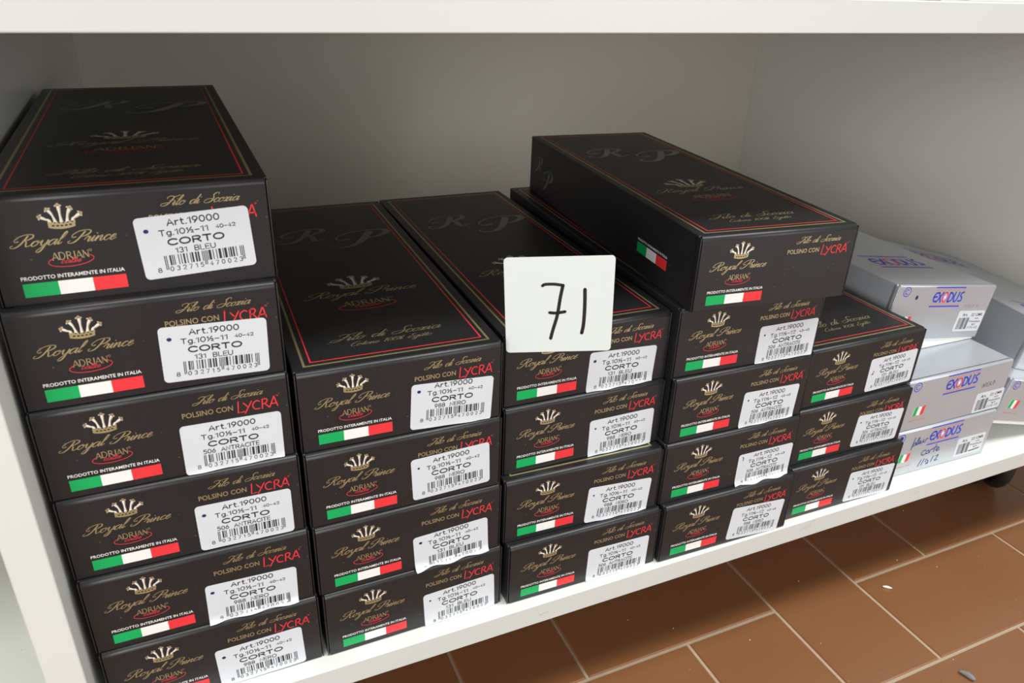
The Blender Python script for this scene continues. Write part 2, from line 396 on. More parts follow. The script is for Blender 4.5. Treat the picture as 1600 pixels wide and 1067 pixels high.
def make_flap():
    """front closing flap: rounded fold along its top edge, printed"""
    mb = MB()
    fold_flap(mb, 1.35, W-1.35, H, 2.9, black)
    p = Pen(mb, FRONT)
    crown(p, 30.8, 34.6, 1.05)
    script(p, 'Royal Prince', 8.6, 27.5, 42.3, gold)
    adrian(p, 31.3, 19.6, 1.0)
    p.text('PRODOTTO INTERAMENTE IN ITALIA', 10, 12.0, 51.8, 13.8, white)
    p.rect(10, 4.0, 24, 10.5, green); p.rect(24, 4.0, 38, 10.5, white); p.rect(38, 4.0, 52, 10.5, red)
    script(p, 'Filo di Scozia', 71.5, 40.9, 34.5, gold)
    p.text('POLSINO CON', 66, 34.2, 90.6, 37.2, gold)
    lycra(p, 92.6, 31.8, 1.0)
    return mb

# plain round-stroke lettering of the stickers: (advance, strokes) in a cell one unit high
def arc(cx, cy, rx, ry, a0, a1, n=10):
    return [(cx+rx*math.cos(math.radians(a0+(a1-a0)*k/n)), cy+ry*math.sin(math.radians(a0+(a1-a0)*k/n))) for k in range(n+1)]
LF = {
 'A': (.72, [[(0,0),(.36,1),(.72,0)],[(.12,.34),(.60,.34)]]), 'r': (.34, [[(0,0),(0,.68)],[(0,.42),(.12,.62),(.34,.68)]]),
 't': (.36, [[(.14,.95),(.14,.14),(.24,0),(.36,.02)],[(0,.68),(.36,.68)]]), '.': (.05, [[(0,0),(.05,0)]]), ' ': (.22, []),
 'T': (.66, [[(0,1),(.66,1)],[(.33,1),(.33,0)]]), 'g': (.5, [arc(.25,.34,.25,.34,0,360,14),[(.5,.66),(.5,-.08),(.38,-.28),(.08,-.26)]]),
 'C': (.74, [arc(.42,.5,.42,.5,42,318,14)]), 'O': (.86, [arc(.43,.5,.43,.5,0,360,18)]), 'R': (.64, [[(0,0),(0,1),(.36,1)]+arc(.36,.74,.26,.26,90,-90,8)+[(0,.48)],[(.32,.48),(.64,0)]]),
 'B': (.6, [[(0,0),(0,1),(.32,1)]+arc(.32,.76,.24,.24,90,-90,8)+[(0,.52)],[(.3,.52)]+arc(.34,.26,.26,.26,90,-90,8)+[(0,0)]]),
 'L': (.5, [[(0,1),(0,0),(.5,0)]]), 'E': (.54, [[(.54,1),(0,1),(0,0),(.54,0)],[(0,.52),(.48,.52)]]), 'U': (.66, [[(0,1)]+arc(.33,.33,.33,.33,180,360,10)+[(.66,1)]]),
 'N': (.66, [[(0,0),(0,1),(.66,0),(.66,1)]]), 'I': (.04, [[(.02,0),(.02,1)]]),
 '0': (.6, [arc(.3,.5,.3,.5,0,360,18)]), '1': (.3, [[(0,.76),(.26,1),(.26,0)]]), '2': (.56, [arc(.28,.72,.28,.28,165,-35,10)+[(0,0),(.56,0)]]),
 '3': (.54, [arc(.26,.75,.25,.25,150,-90,9)+arc(.26,.26,.28,.26,90,-150,10)]), '4': (.6, [[(.44,0),(.44,1),(0,.3),(.6,.3)]]),
 '5': (.56, [[(.5,1),(.08,1),(.04,.54)]+arc(.26,.33,.30,.33,125,-140,12)]), '6': (.56, [[(.42,1),(.08,.5)]+arc(.28,.31,.28,.31,160,520,16)]),
 '7': (.54, [[(0,1),(.54,1),(.16,0)]]), '8': (.56, [arc(.28,.75,.24,.25,0,360,14),arc(.28,.26,.28,.26,0,360,14)]), '9': (.56, [arc(.28,.69,.28,.31,-20,340,16),[(.5,.5),(.16,0)]]),
 '½': (.78, [[(0,.84),(.13,1),(.13,.5)],[(.06,0),(.62,1)],arc(.62,.36,.13,.13,165,-35,6)+[(.48,0),(.78,0)]]), '–': (.5, [[(0,.42),(.5,.42)]]), '-': (.5, [[(0,.42),(.5,.42)]]),
}
def stext(p, st, u0, v0, u1, v1, m, lv, w=0.30):
    gap = .24
    tot = sum(LF[c][0] for c in st) + gap*(len(st)-1); kx = (u1-u0)/tot; ky = v1-v0; x = 0
    for c in st:
        a, S = LF[c]
        for P in S: p.line([(u0+kx*(x+px), v0+ky*py) for px, py in P], w, m, lv)
        x += a + gap

# EAN-13 bars
LC = ['0001101','0011001','0010011','0111101','0100011','0110001','0101111','0111011','0110111','0001011']
def ean(code):
    par = ['LLLLLL','LLGLGG','LLGGLG','LLGGGL','LGLLGG','LGGLLG','LGGGLL','LGLGLG','LGLGGL','LGGLGL'][int(code[0])]
    s = '101'
    for ch, q in zip(code[1:7], par):
        l = LC[int(ch)]
        s += l if q == 'L' else ''.join('1' if c == '0' else '0' for c in l)[::-1]
    s += '01010'
    for ch in code[7:]: s += ''.join('1' if c == '0' else '0' for c in LC[int(ch)])
    return s + '101'
def bars(p, code, u0, u1, v0, vg, v1, m, lv):
    s = ean(code); k = (u1-u0)/95; i = 0
    while i < 95:
        if s[i] == '1':
            j = i
            while j < 95 and s[j] == '1': j += 1
            g = i < 3 or i >= 92 or 45 <= i < 50
            a = vg if g else v0
            p.rect(u0+k*i, a, u0+k*j, v1, m, lv)
            i = j
        else: i += 1

LW, LH = 50.5, 30.0
def make_label(name, colour, size, eu, tl, ang, curl, dv=0.0, mark='dot', faint=False, seed=0, parent=None):
    """paper price sticker; tl = top-left corner on the flap (mm), ang in degrees"""
    mb = MB(); rr = random.Random(seed)
    a = math.radians(ang); ca, sa = math.cos(a), math.sin(a)
    def face(u, v):       # sticker coords (origin bottom-left) to flap coords
        y = v - LH
        return tl[0] + u*ca - y*sa, tl[1] + u*sa + y*ca
    ph = rr.uniform(0, 6)
    def lift(u, v):
        fv = face(u, v)[1]
        q = max(0.0, 1 - fv/5.0)
        return 0.14 + curl*q*q*(0.65+0.35*math.sin(u*0.28+ph))
    def fr(u, v, l):
        x, z = face(u, v)
        return (x*mm, -(l+lift(u, v))*mm, max(z, 0.25)*mm)
    R = 2.2; nu, nv = 22, 14
    vs = []
    cor = [R*(1-math.cos(math.pi/2*q/4)) for q in range(4)]
    rows = cor + [R+(LH-2*R)*q/10 for q in range(11)] + [LH-q for q in cor[::-1]]
    nv = len(rows)-1
    for v in rows:
        # rows near the ends shrink to round the corners
        e = min(v, LH-v); ins = 0 if e >= R else R - math.sqrt(max(0, R*R-(R-e)**2))
        for i in range(nu+1):
            vs.append((ins + (LW-2*ins)*i/nu, v))
    # finer rows at corners
    P3 = [fr(u, v, 0) for u, v in vs]
    fs = []
    for j in range(nv):
        for i in range(nu):
            q = j*(nu+1)+i
            if face(*vs[q+nu+1])[1] < 0.25: continue
            fs.append((q, q+1, q+nu+2, q+nu+1))
    mb.add(P3, fs, sticker, True)
    # thin underside so that the sheet has an edge
    P4 = [(x, y+0.00010, z) for x, y, z in P3]
    mb.add(P4, [f[::-1] for f in fs], sticker, True)
    edge = {}
    for f in fs:
        for k in range(4):
            e = (f[k], f[(k+1) % 4])
            if (e[1], e[0]) in edge: del edge[(e[1], e[0])]
            else: edge[e] = 1
    o = len(mb.v); mb.v += P3 + P4; n = len(P3); mi = mb.mi(sticker)
    for e in edge: mb.f.append((o+e[1], o+e[0], o+n+e[0], o+n+e[1])); mb.m.append(mi); mb.sm.append(False)
    pk = Pen(mb, fr); lv = 0.07; k = mid_ink if faint else ink
    stext(pk, 'Art.19000', 14, 25.0+dv, 36.9, 27.9+dv, k, lv, 0.54)
    stext(pk, size, 9.8, 20.4+dv, 31.2, 23.0+dv, k, lv, 0.47)
    stext(pk, eu, 34.8, 20.9+dv, 43.6, 22.6+dv, k, lv, 0.36)
    stext(pk, 'CORTO', 12.8, 15.6+dv, 37.6, 18.4+dv, k, lv, 0.74)
    wd = {'131  BLEU': (15.3, 33.0), '506  ANTRACITE': (9.8, 37.8), '988  NERO': (14.5, 33.5)}[colour]
    stext(pk, colour, wd[0], 11.5+dv, wd[1], 13.9+dv, k, lv, 0.42)
    bars(pk, '8032715470023', 9.6, 45.7, 5.7+dv, 3.7+dv, 10.7+dv, k, lv)
    stext(pk, '8', 6.0, 2.9+dv, 7.5, 5.0+dv, k, lv, 0.33)
    stext(pk, '0 3 2 7 1 5', 11.4, 2.9+dv, 26.2, 5.0+dv, k, lv, 0.33)
    stext(pk, '4 7 0 0 2 3', 29.2, 2.9+dv, 44.2, 5.0+dv, k, lv, 0.33)
    if mark == 'dot': pk.disc(4.0+rr.uniform(-.5, .8), 23.4+dv, 1.15, pen, lv, 12, 1.0)
    elif mark == 'small': pk.disc(4.6, 23.0+dv, 0.75, pen, lv, 10)
    elif mark == 'dash': pk.line(catmull([(3.6, 27.6), (4.4, 26.4), (4.2, 24.4)], 4), 0.7, pen, lv)
    elif mark == 'tick': pk.line([(5.4, 18.5), (4.6, 16.2), (3.2, 15.6), (5.2, 15.8)], 0.7, pen, lv)
    return mb.build(name, parent)

# ------------------------------------------------------------------ floor
UF = 0.0993; FZ = -0.131; X0 = 0.3943; Y0 = 0.0088
def floor():
    mb = MB(); g = 0.0013
    for i in range(-14, 22):
        for j in range(-24, 12):
            s = (i-j) % 4
            if s == 0: a, b = (i, j), (i+2, j+1)
            elif s == 3: a, b = (i, j), (i+1, j+2)
            else: continue
            x0, y0, x1, y1 = X0+a[0]*UF+g, Y0+a[1]*UF+g, X0+b[0]*UF-g, Y0+b[1]*UF-g
            e = 0.0012
            vs = [(x0,y0,FZ-0.004),(x1,y0,FZ-0.004),(x1,y1,FZ-0.004),(x0,y1,FZ-0.004)]
            vs += [(x0,y0,FZ-e),(x1,y0,FZ-e),(x1,y1,FZ-e),(x0,y1,FZ-e),(x0+e,y0+e,FZ),(x1-e,y0+e,FZ),(x1-e,y1-e,FZ),(x0+e,y1-e,FZ)]
            mb.add(vs, [(8,9,10,11),(4,5,9,8),(5,6,10,9),(6,7,11,10),(7,4,8,11),(0,1,5,4),(1,2,6,5),(2,3,7,6),(3,0,4,7)], tilem)
    zg = FZ-0.0012
    xa, xb, ya, yb = X0-14*UF, X0+23*UF, Y0-24*UF, Y0+13*UF
    mb.add([(xa,ya,zg),(xb,ya,zg),(xb,yb,zg),(xa,yb,zg)], [(0,1,2,3)], groutm)
    o = mb.build('floor'); o['kind'] = 'structure'
floor()

# ------------------------------------------------------------------ shelving unit
YS, YB, XL, XR, T = -0.015, 0.732, 0.0575, 1.088, 0.018
unit = empty('shelving_unit', (0.5, 0.35, FZ))
tag(unit, 'cream laminate open shelving unit on casters holding the stacked boxes', 'shelf')
inv = Matrix.Translation((-0.5, -0.35, -FZ))
def upart(name, mb, parent=unit):
    if 'shelf' in name:                      # plastic banding on the front edge
        k = mb.mi(edge_band)
        for i, f in enumerate(mb.f):
            if len(f) == 4 and mb.m[i] == 0 and all(mb.v[q][1] < YS + 1e-5 for q in f): mb.m[i] = k
    o = mb.build(name, parent)
    if parent is unit: o.matrix_parent_inverse = inv
    return o
mb = MB(); mb.rbox((XL, YS, -T), (XR, YB, 0), 0.0007, lamd, 2)
p = Pen(mb, lambda u, v, l: (u*mm, YS-l*mm, v*mm))
for a, b in (((569, -9.2), (583, -2.4)), ((574, -9.5), (580, -7.0)), ((700, -9), (705, -7.2)), ((330, -11), (338, -9.4))):
    p.line([a, ((a[0]+b[0])/2, (a[1]+b[1])/2+0.3), b], 0.35, scuff, 0.05)
upart('bottom_shelf', mb)
mb = MB(); mb.rbox((-0.95, YS, -T), (XL-T, YB, 0), 0.0007, lamd, 2); upart('bottom_shelf', mb)
mb = MB(); mb.rbox((XL, YS, 0.3713), (XR, YB, 0.3893), 0.0007, lam, 2); upart('upper_shelf', mb)
mb = MB(); mb.rbox((-0.95, YS, 0.3713), (XL-T, YB, 0.3893), 0.0007, lam, 2); upart('upper_shelf', mb)
mb = MB(); mb.rbox((XL, YS, 0.80), (XR, YB, 0.818), 0.0007, lam, 2); upart('upper_shelf', mb)
mb = MB(); mb.rbox((XL-T, YS-0.0003, -T), (XL, YB, 1.75), 0.0007, lam, 2); upart('divider_panel', mb)
mb = MB(); mb.rbox((XR, YS-0.0003, -T), (XR+T, YB, 1.75), 0.0007, sidem, 2); upart('side_panel', mb)
mb = MB(); mb.rbox((-0.95-T, YS-0.0003, -T), (-0.95, YB, 1.75), 0.0007, lam, 2); upart('side_panel', mb)
mb = MB(); mb.box((-0.95-T, YB, -T), (XR+T, YB+0.006, 1.75), backm); upart('back_panel', mb)

def caster(cx, cy, yaw):
    """twin-wheel caster under the shelf"""
    R = 0.046
    c = empty('caster', (cx, cy, FZ), (0, 0, yaw)); c.parent = unit; c.matrix_parent_inverse = inv
    def lathe(prof, m, seg=40):
        mb = MB(); n = len(prof); vs = []
        for k in range(seg):
            a = 2*math.pi*k/seg
            for x, r in prof: vs.append((x, r*math.cos(a), R + r*math.sin(a)))
        fs = []
        for k in range(seg):
            for i in range(n-1):
                a, b = k*n+i, ((k+1) % seg)*n+i
                fs.append((a, a+1, b+1, b))
        mb.add(vs, fs, m, True); return mb
    for s in (-1, 1):
        prof = [(0.004,0.0),(0.004,0.040),(0.006,0.0435),(0.010,R),(0.014,R),(0.0185,0.0435),(0.020,0.040),(0.0195,0.0375),(0.0215,0.036),(0.0235,0.031),(0.0225,0.027),(0.0235,0.0255),(0.025,0.020),(0.0245,0.010),(0.0245,0.0)]
        if s < 0: prof = [(-x, r) for x, r in prof][::-1]
        o = lathe(prof, rubber).build('wheel', c)
    mb = MB()
    mb.rbox((-0.0035, -0.030, 0.028), (0.0035, 0.040, 0.098), 0.001, plastic, 2)
    mb.rbox((-0.016, -0.016, 0.094), (0.016, 0.016, 0.1095), 0.003, plastic, 2)
    mb.build('fork', c)
    mb = MB(); mb.rbox((-0.03, -0.03, 0.1095), (0.03, 0.03, 0.1129), 0.001, steel, 2); mb.build('mounting_plate', c)
caster(0.963, 0.083, math.radians(-40))
caster(-0.90, 0.075, math.radians(20))

# things on the upper shelf: only their front edges reach into the picture
mb = MB(); mb.rbox((0, 0, 0), (0.20, 0.28, 0.0035), 0.0006, pinkm, 2)
o = mb.build('folder'); o.location = (0.384, 0.052, 0.38935); o.rotation_euler = (0, 0, math.radians(-19.5))
tag(o, 'pinkish folder lying on the front edge of the upper shelf', 'folder')
mb = MB(); mb.rbox((0, 0, 0), (0.21, 0.297, 0.0012), 0.0003, paperm, 2)
o = mb.build('paper_sheet'); o.location = (0.62, 0.004, 0.38935); o.rotation_euler = (0, 0, math.radians(2))
tag(o, 'white paper sheet on the upper shelf at top right corner', 'paper')

# ------------------------------------------------------------------ black boxes: one prototype, then copies
carton_me = make_carton().build('carton', link=False).data
flap_me = make_flap().build('end_flap', link=False).data
BX = {  # x, y, z of the lower front left corner (mm), yaw in degrees, height of the top
'c1r0': (62.2, 12.3, 254.2, 0.1, 305.1), 'c1r1': (60.7, 6.0, 203.4, 0.18, 254.2), 'c1r2': (60.7, 4.1, 152.5, -0.12, 203.4),
'c1r3': (61.3, 2.9, 101.7, -0.92, 152.5), 'c1r4': (62.1, -0.4, 50.8, -0.46, 101.7), 'c1r5': (63.0, -2.4, 0.0, -0.44, 50.8),
'c2r0': (183.1, 3.4, 151.5, -1.16, 202.0), 'c2r1': (183.3, -0.1, 101.0, -0.22, 151.5), 'c2r2': (183.9, -2.7, 50.5, 0.34, 101.0), 'c2r3': (185.3, -4.3, 0.0, 0.46, 50.5),
'c3r0': (307.6, 10.7, 150.0, -0.98, 199.9), 'c3r1': (307.9, 7.4, 100.0, -0.5, 150.0), 'c3r2': (306.7, -0.8, 50.0, -1.7, 100.0), 'c3r3': (308.7, -6.9, 0.0, -0.89, 50.0),
'c4r0': (431.1, -4.5, 203.6, -5.29, 254.5), 'c4r1': (428.6, 1.8, 152.7, -2.44, 203.6), 'c4r2': (429.5, -2.6, 101.8, -0.92, 152.7), 'c4r3': (427.9, -5.2, 50.9, -1.5, 101.8), 'c4r4': (430.6, -11.0, 0.0, -1.25, 50.9),
'c5r0': (554.8, 1.9, 100.6, 0.01, 150.9), 'c5r1': (551.2, -2.1, 50.3, -1.0, 100.6), 'c5r2': (552.1, -8.0, 0.0, -1.0, 50.3),
}
B, N_, A_ = '131  BLEU', '988  NERO', '506  ANTRACITE'
S1, S2 = ('Tg.10½–11', '40-42'), ('Tg.11½–12', '43-45')
LB = {  # colour, size, top-left corner of the sticker (mm), angle, curl, print shift, pen mark
'c1r0': (B, S1, (58.8, 36.0), 2.4, 0.0, 0, 'dot'), 'c1r1': (B, S1, (62.2, 34.3), -2.2, 0.0, 0, 'dot'), 'c1r2': (A_, S1, (63.6, 29.9), -1.0, 0.9, 0, 'none'),
'c1r3': (A_, S1, (63.0, 30.9), -0.4, 0.2, 0, 'dot'), 'c1r4': (N_, S1, (60.0, 28.2), -1.8, 1.6, 0.9, 'dot'), 'c1r5': (N_, S1, (57.6, 30.0), 1.4, 0.2, 0, 'dot'),
'c2r0': (N_, S1, (64.0, 32.2), -3.0, 0.5, 1.7, 'dot'), 'c2r1': (N_, S1, (61.2, 33.0), 1.7, 0.1, 0, 'small'), 'c2r2': (B, S1, (59.9, 25.8), 2.3, 2.2, 1.3, 'dot'), 'c2r3': (B, S1, (63.8, 27.6), 2.0, 0.6, 0.8, 'small'),
'c3r0': (B, S1, (60.6, 29.6), -2.6, 1.4, 0, 'dot'), 'c3r1': (N_, S1, (63.0, 29.0), 0.4, 0.8, 0, 'small'), 'c3r2': (N_, S1, (62.6, 31.0), -3.6, 0.9, 0, 'small'), 'c3r3': (A_, S1, (62.0, 29.6), -1.0, 0.5, 0, 'none'),
'c4r1': (A_, S2, (67.8, 29.0), 0.6, 0.5, 0, 'small'), 'c4r2': (A_, S2, (61.8, 29.6), -1.6, 0.9, 0, 'small'), 'c4r3': (A_, S2, (66.6, 28.0), 0.6, 3.0, 0.6, 'dash'), 'c4r4': (N_, S2, (63.6, 33.4), -4.2, 0.4, 0, 'none'),
'c5r0': (B, S2, (65.4, 31.9), 1.6, 0.3, 0, 'tick'), 'c5r1': (A_, S2, (65.4, 34.0), -2.4, 0.2, 0, 'small'), 'c5r2': (B, S2, (66.0, 32.0), -2.2, 0.2, 0, 'small'),
}
LABELS = {
'c1r0': 'black sock carton topping the leftmost and tallest stack, its black lid top in view',
'c1r1': 'black sock carton second from the top of the leftmost stack, sticker 131 BLEU',
'c1r2': 'black sock carton third from the top of the leftmost stack, sticker 506 ANTRACITE',
'c1r3': 'black sock carton third from the bottom of the leftmost stack, sticker 506 ANTRACITE',
'c1r4': 'black sock carton second from the bottom of the leftmost stack, sticker 988 NERO',
'c1r5': 'black sock carton at the bottom of the leftmost stack, cut by the picture edge',
'c2r0': 'black sock carton topping the second stack from the left, full bordered top in view',
'c2r1': 'black sock carton second from the top of the second stack, sticker 988 NERO',
'c2r2': 'black sock carton with wrinkled 131 BLEU sticker, third from top in the second stack',
'c2r3': 'black sock carton on the shelf at the bottom of the second stack from left',
'c3r0': 'black sock carton behind the white handwritten number card, top of its stack',
'c3r1': 'black sock carton directly under the one bearing the number card',
'c3r2': 'black sock carton second from the bottom of the middle stack, sticker 988 NERO',
'c3r3': 'black sock carton on the shelf at the bottom of the middle stack, sticker 506 ANTRACITE',
'c4r0': 'black sock carton without any white sticker, turned askew atop the fourth stack',
'c4r1': 'black sock carton right under the stickerless askew one in the fourth stack',
'c4r2': 'black sock carton in the middle of the fourth stack, two cartons above and two below',
'c4r3': 'black sock carton with badly crumpled sticker, second from bottom of the fourth stack',
'c4r4': 'black sock carton on the shelf at the bottom of the fourth stack, sticker 988 NERO',
'c5r0': 'black sock carton topping the low stack next to the silver boxes',
'c5r1': 'black sock carton in the middle of the three-high stack beside the silver boxes',
'c5r2': 'black sock carton on the shelf at the bottom of the three-high stack beside silver boxes',
}
proto = None
for idx, key in enumerate(BX):
    x, y, z, yaw, zt = BX[key]
    sz = (zt - z - 0.12) / H
    if proto is None:
        root = empty('sock_box')
        ca = bpy.data.objects.new('carton', carton_me); COL.objects.link(ca); ca.parent = root
        fl = bpy.data.objects.new('end_flap', flap_me); COL.objects.link(fl); fl.parent = root
        proto = (root, ca, fl)
    else:
        root = proto[0].copy(); COL.objects.link(root)
        for q in proto[1:]:
            c = q.copy(); COL.objects.link(c); c.parent = root
    root.location = (x*mm, y*mm, (z+0.06)*mm); root.rotation_euler = (0, 0, math.radians(yaw)); root.scale = (0.9985, 1, sz)
    tag(root, LABELS[key], 'box', 'black sock cartons')
    if key in LB:
        col_, (sz_, eu), tl, ang, curl, dv, mark = LB[key]
        make_label('price_sticker', col_, sz_, eu, tl, ang, curl, dv, mark, key[1] in '45', idx, root)

# ------------------------------------------------------------------ number card
S = 62.8
mb = MB()
R = 2.4; out = []
for cx, cy, a0 in ((S-R, R, -90), (S-R, S-R, 0), (R, S-R, 90), (R, R, 180)):
    for k in range(7):
        a = math.radians(a0+15*k); out.append((cx+R*math.cos(a), cy+R*math.sin(a)))
fr = lambda u, v, l: (u*mm, -l*mm, v*mm)
n = len(out)
mb.add([fr(u, v, 0.25) for u, v in out] + [fr(u, v, 0.0) for u, v in out],
       [tuple(range(n)), tuple(range(2*n-1, n-1, -1))] + [(i, n+i, n+(i+1) % n, (i+1) % n) for i in range(n)], card_m)
p = Pen(mb, fr)
def px(q):  # strokes noted on the card's own 100-unit grid
    return [(S*a/100, S*b/100) for a, b in q]
p.line(catmull(px([(34.8,71.2),(37,72.5),(45,72.6),(53.3,71.2)]), 6), 1.9, marker, 0.33)
p.line(catmull(px([(53.3,71.2),(51,58),(48.5,40),(44.5,24),(42.5,15)]), 6), 2.0, marker, 0.33)
p.line(catmull(px([(41.5,43.0),(47,42.4),(55.5,43.6)]), 6), 2.0, marker, 0.33)
p.line(catmull(px([(73.5,66.5),(73.8,48),(73.2,30),(71.8,20.2)]), 6), 2.1, marker, 0.33)
o = mb.build('number_card'); o.location = (0.3083, 0.0085, 0.1908); o.rotation_euler = Euler((0.0899, -0.0552, -0.4066), 'XYZ')
tag(o, 'white square card with handwritten black 71 stuck on a black carton', 'card')

# ------------------------------------------------------------------ silver boxes
def copyright_mark(p, u, v, r=4.2, m=lblue):
    p.ring(u, v, r, r, 0.75, m, n=28)
    p.ring(u, v, r*0.48, r*0.5, 0.75, m, n=14, a0=45, a1=315)
def exodus(p, u0, v0, k, lv=0.06, wt=1.75):
    """logo 40 x 19 units: bars above and below blue hand-cut letters, red oval O"""
    def s(P, w=wt, m=blue): p.line([(u0+k*x, v0+k*y) for x, y in P], w*k, m, lv)
    def r(a, b, c, d, m): p.rect(u0+k*a, v0+k*b, u0+k*c, v0+k*d, m, lv)
    r(0.5, 17.9, 40, 19.1, blue); r(0.7, 15.9, 40, 16.5, orange)
    r(0, 2.4, 40, 3.0, orange); r(0, 0, 40, 1.3, blue)
    s(catmull([(6.3,13.6),(3.2,12.6),(2.0,9.0),(3.4,5.6),(6.4,5.4)], 4)); s([(2.2,9.4),(6.0,9.8)])
    s([(7.4,13.6),(12.2,4.9)]); s([(12.8,13.8),(7.0,5.0)])
    p.ring(u0+k*16.6, v0+k*9.4, 3.2*k, 4.6*k, 1.3*k, red, lv, 24)
    p.disc(u0+k*16.6, v0+k*9.4, 2.2*k, lblue, lv, 14, 3.3*k)
    star = []
    for i in range(10):
        a = math.pi/2+math.pi*i/5; q = 2.2 if i % 2 == 0 else 0.9
        star.append((u0+k*(16.6+q*0.85*math.cos(a)), v0+k*(9.4+q*1.25*math.sin(a))))
    p.poly(star, white, lv+0.03)
    s([(22.0,13.5),(21.6,5.0)]); s(catmull([(21.9,13.6),(25.4,12.8),(26.9,9.4),(25.2,5.8),(21.6,5.0)], 4))
    s(catmull([(29.0,14.0),(28.6,8.2),(30.2,5.2),(32.6,6.0),(33.6,9.4),(33.9,14.0)], 4))
    s(catmull([(39.8,14.2),(37.0,13.0),(36.9,10.8),(39.2,8.6),(39.2,6.0),(35.8,5.6)], 4))
def waving_flag(p, u, v, k=1.0):
    q = [(0,0),(4.2,0.5),(8.4,-0.4),(12.6,0.5)]
    for i, m in enumerate((green, white, red)):
        a, b = q[i], q[i+1]; h = 8.6
        sh = 1.2
        p.poly([(u+k*a[0], v+k*a[1]), (u+k*b[0], v+k*b[1]), (u+k*(b[0]+sh), v+k*(b[1]+h)), (u+k*(a[0]+sh), v+k*(a[1]+h))], m)
    p.line([(u-0.3, v), (u+1.0, v+k*8.9)], 0.5, white, 0.08)
SW, SD = 128.0, 300.0
def silver_lid(h, w=SW, shift=0.0, far=False):
    mb = MB(); r = 1.6*mm
    mb.rbox((0, 2.5*mm, 0), (w*mm, SD*mm, h*mm), 0.8*mm, silver, 3)
    fold_flap(mb, 0.95, w-0.2, h, 1.7, silver)       # end flap with a rounded fold
    mb.rbox((0, 0.3*mm, 0.4*mm), (0.6*mm, 6*mm, (h-1.6)*mm), 0.25*mm, silver, 2)
    p = Pen(mb, lambda u, v, l: (u*mm, -l*mm, v*mm))
    copyright_mark(p, 11.5-shift, h-6.2, m=blue)
    exodus(p, 46, h-20.6, 1.0)
    p.text('made  in', 47, h-24.0, 55, h-22.6, lblue); p.text('Italia socks', 78, h-23.4, 90, h-22.0, lblue)
    waving_flag(p, 15-shift, 14)
    p.text('MADE IN ITALY', 13-shift, 8.4, 34-shift, 9.9, orange)
    t = Pen(mb, lambda u, v, l: (u*mm, v*mm, (h+l)*mm))
    exodus(t, 30, 45, 1.72)
    if far: exodus(t, 22, 232, 1.9)
    s = Pen(mb, lambda q, v, l: (-l*mm, (SD-q)*mm, v*mm))
    exodus(s, 150, h-30, 1.1)
    return mb, p
def silver_sticker(parent, tl, ang=0.5, struck=False):
    mb = MB(); w_, h_ = 36.0, 20.5
    a = math.radians(ang)
    def fr(u, v, l):
        y = v-h_; return ((tl[0]+u*math.cos(a)-y*math.sin(a))*mm, -(0.15+l)*mm, (tl[1]+u*math.sin(a)+y*math.cos(a))*mm)
    out = []; R = 2.0
    for cx, cy, a0 in ((w_-R, R, -90), (w_-R, h_-R, 0), (R, h_-R, 90), (R, R, 180)):
        for k in range(6):
            b = math.radians(a0+18*k); out.append((cx+R*math.cos(b), cy+R*math.sin(b)))
    n = len(out)
    mb.add([fr(u, v, 0) for u, v in out] + [fr(u, v, -0.13) for u, v in out],
           [tuple(range(n)), tuple(range(2*n-1, n-1, -1))] + [(i, n+i, n+(i+1) % n, (i+1) % n) for i in range(n)], sticker)
    p = Pen(mb, fr)
    p.text('Art.', 6.0, 15.2, 13.2, 18.2, ink); p.text('22 CMR', 18, 15.2, 33.5, 18.0, ink)
    u = 3.2; rr = random.Random(5)
    while u < 16.5:
        b = rr.choice((0.35, 0.35, 0.7, 1.0)); p.rect(u, 2.2, u+b, 13.6, ink); u += b + rr.choice((0.35, 0.4, 0.75))
    p.text('uomo', 25, 12.2, 30, 13.4, grey_ink); p.text('Francesca', 18.5, 8.9, 34, 11.0, grey_ink)
    p.text('tg.lt', 23.5, 6.2, 29, 7.9, grey_ink)
    if struck: p.line([(19, 3.0), (25, 3.2), (32.5, 4.0)], 1.1, ink, 0.09)
    else: p.text('11½-12', 19, 2.6, 33, 5.0, ink)
    return mb.build('barcode_sticker', parent)
def tray(root, x0, x1, z0, z1, y0=1.2, w=SW):
    mb = MB(); mb.rbox((x0*mm, y0*mm, z0*mm), (x1*mm, (SD-1.5)*mm, z1*mm), 0.6*mm, tray_m, 2)
    return mb.build('tray', root)
# r2: bottom, with blue handwriting
root = empty('silver_box', (0.6746, 0.0027, 0.0), (0, 0, -0.0267))
mb, p = silver_lid(47.4)
p.disc(11.5, 41.2, 2.1, pen, 0.09, 10)
def hw(pts, w=0.9, m=bpen, c=6): p.line(catmull(pts, c), w, m, 0.09)
# b l e u
hw([(29.0,38.5),(28.2,33),(27.4,26.2)]); hw([(27.8,30.5),(30.4,33.4),(31.4,31.0),(28.0,29.4)])
hw([(31.2,30.4),(34.6,36.8),(33.4,37.4),(32.6,31.0),(34.0,30.6)]); hw([(34.0,31.4),(36.6,32.8),(35.6,34.0),(34.4,31.8),(36.6,30.8)])
hw([(37.2,34.0),(37.2,31.4),(39.4,31.6),(40.2,34.6)]); hw([(40.2,34.4),(40.4,32.0),(42.6,31.8),(43.2,34.8),(45.4,34.4)])
# c o r t e
hw([(47.6,21.6),(44.4,21.2),(43.2,18.2),(45.4,16.4),(48.4,17.6)]); hw([(51,20.8),(48.8,19.4),(49.8,17.0),(52.2,18.2),(51.6,20.6)])
hw([(53.2,17.0),(53.8,20.4),(56.4,20.6)]); hw([(59.6,25.6),(58.6,20.0),(58.4,17.2)]); hw([(56.4,21.4),(61.6,22.2)])
hw([(60.8,18.8),(64.2,19.8),(63.2,21.4),(61.2,19.4),(62.8,17.4),(65.6,18.2)])
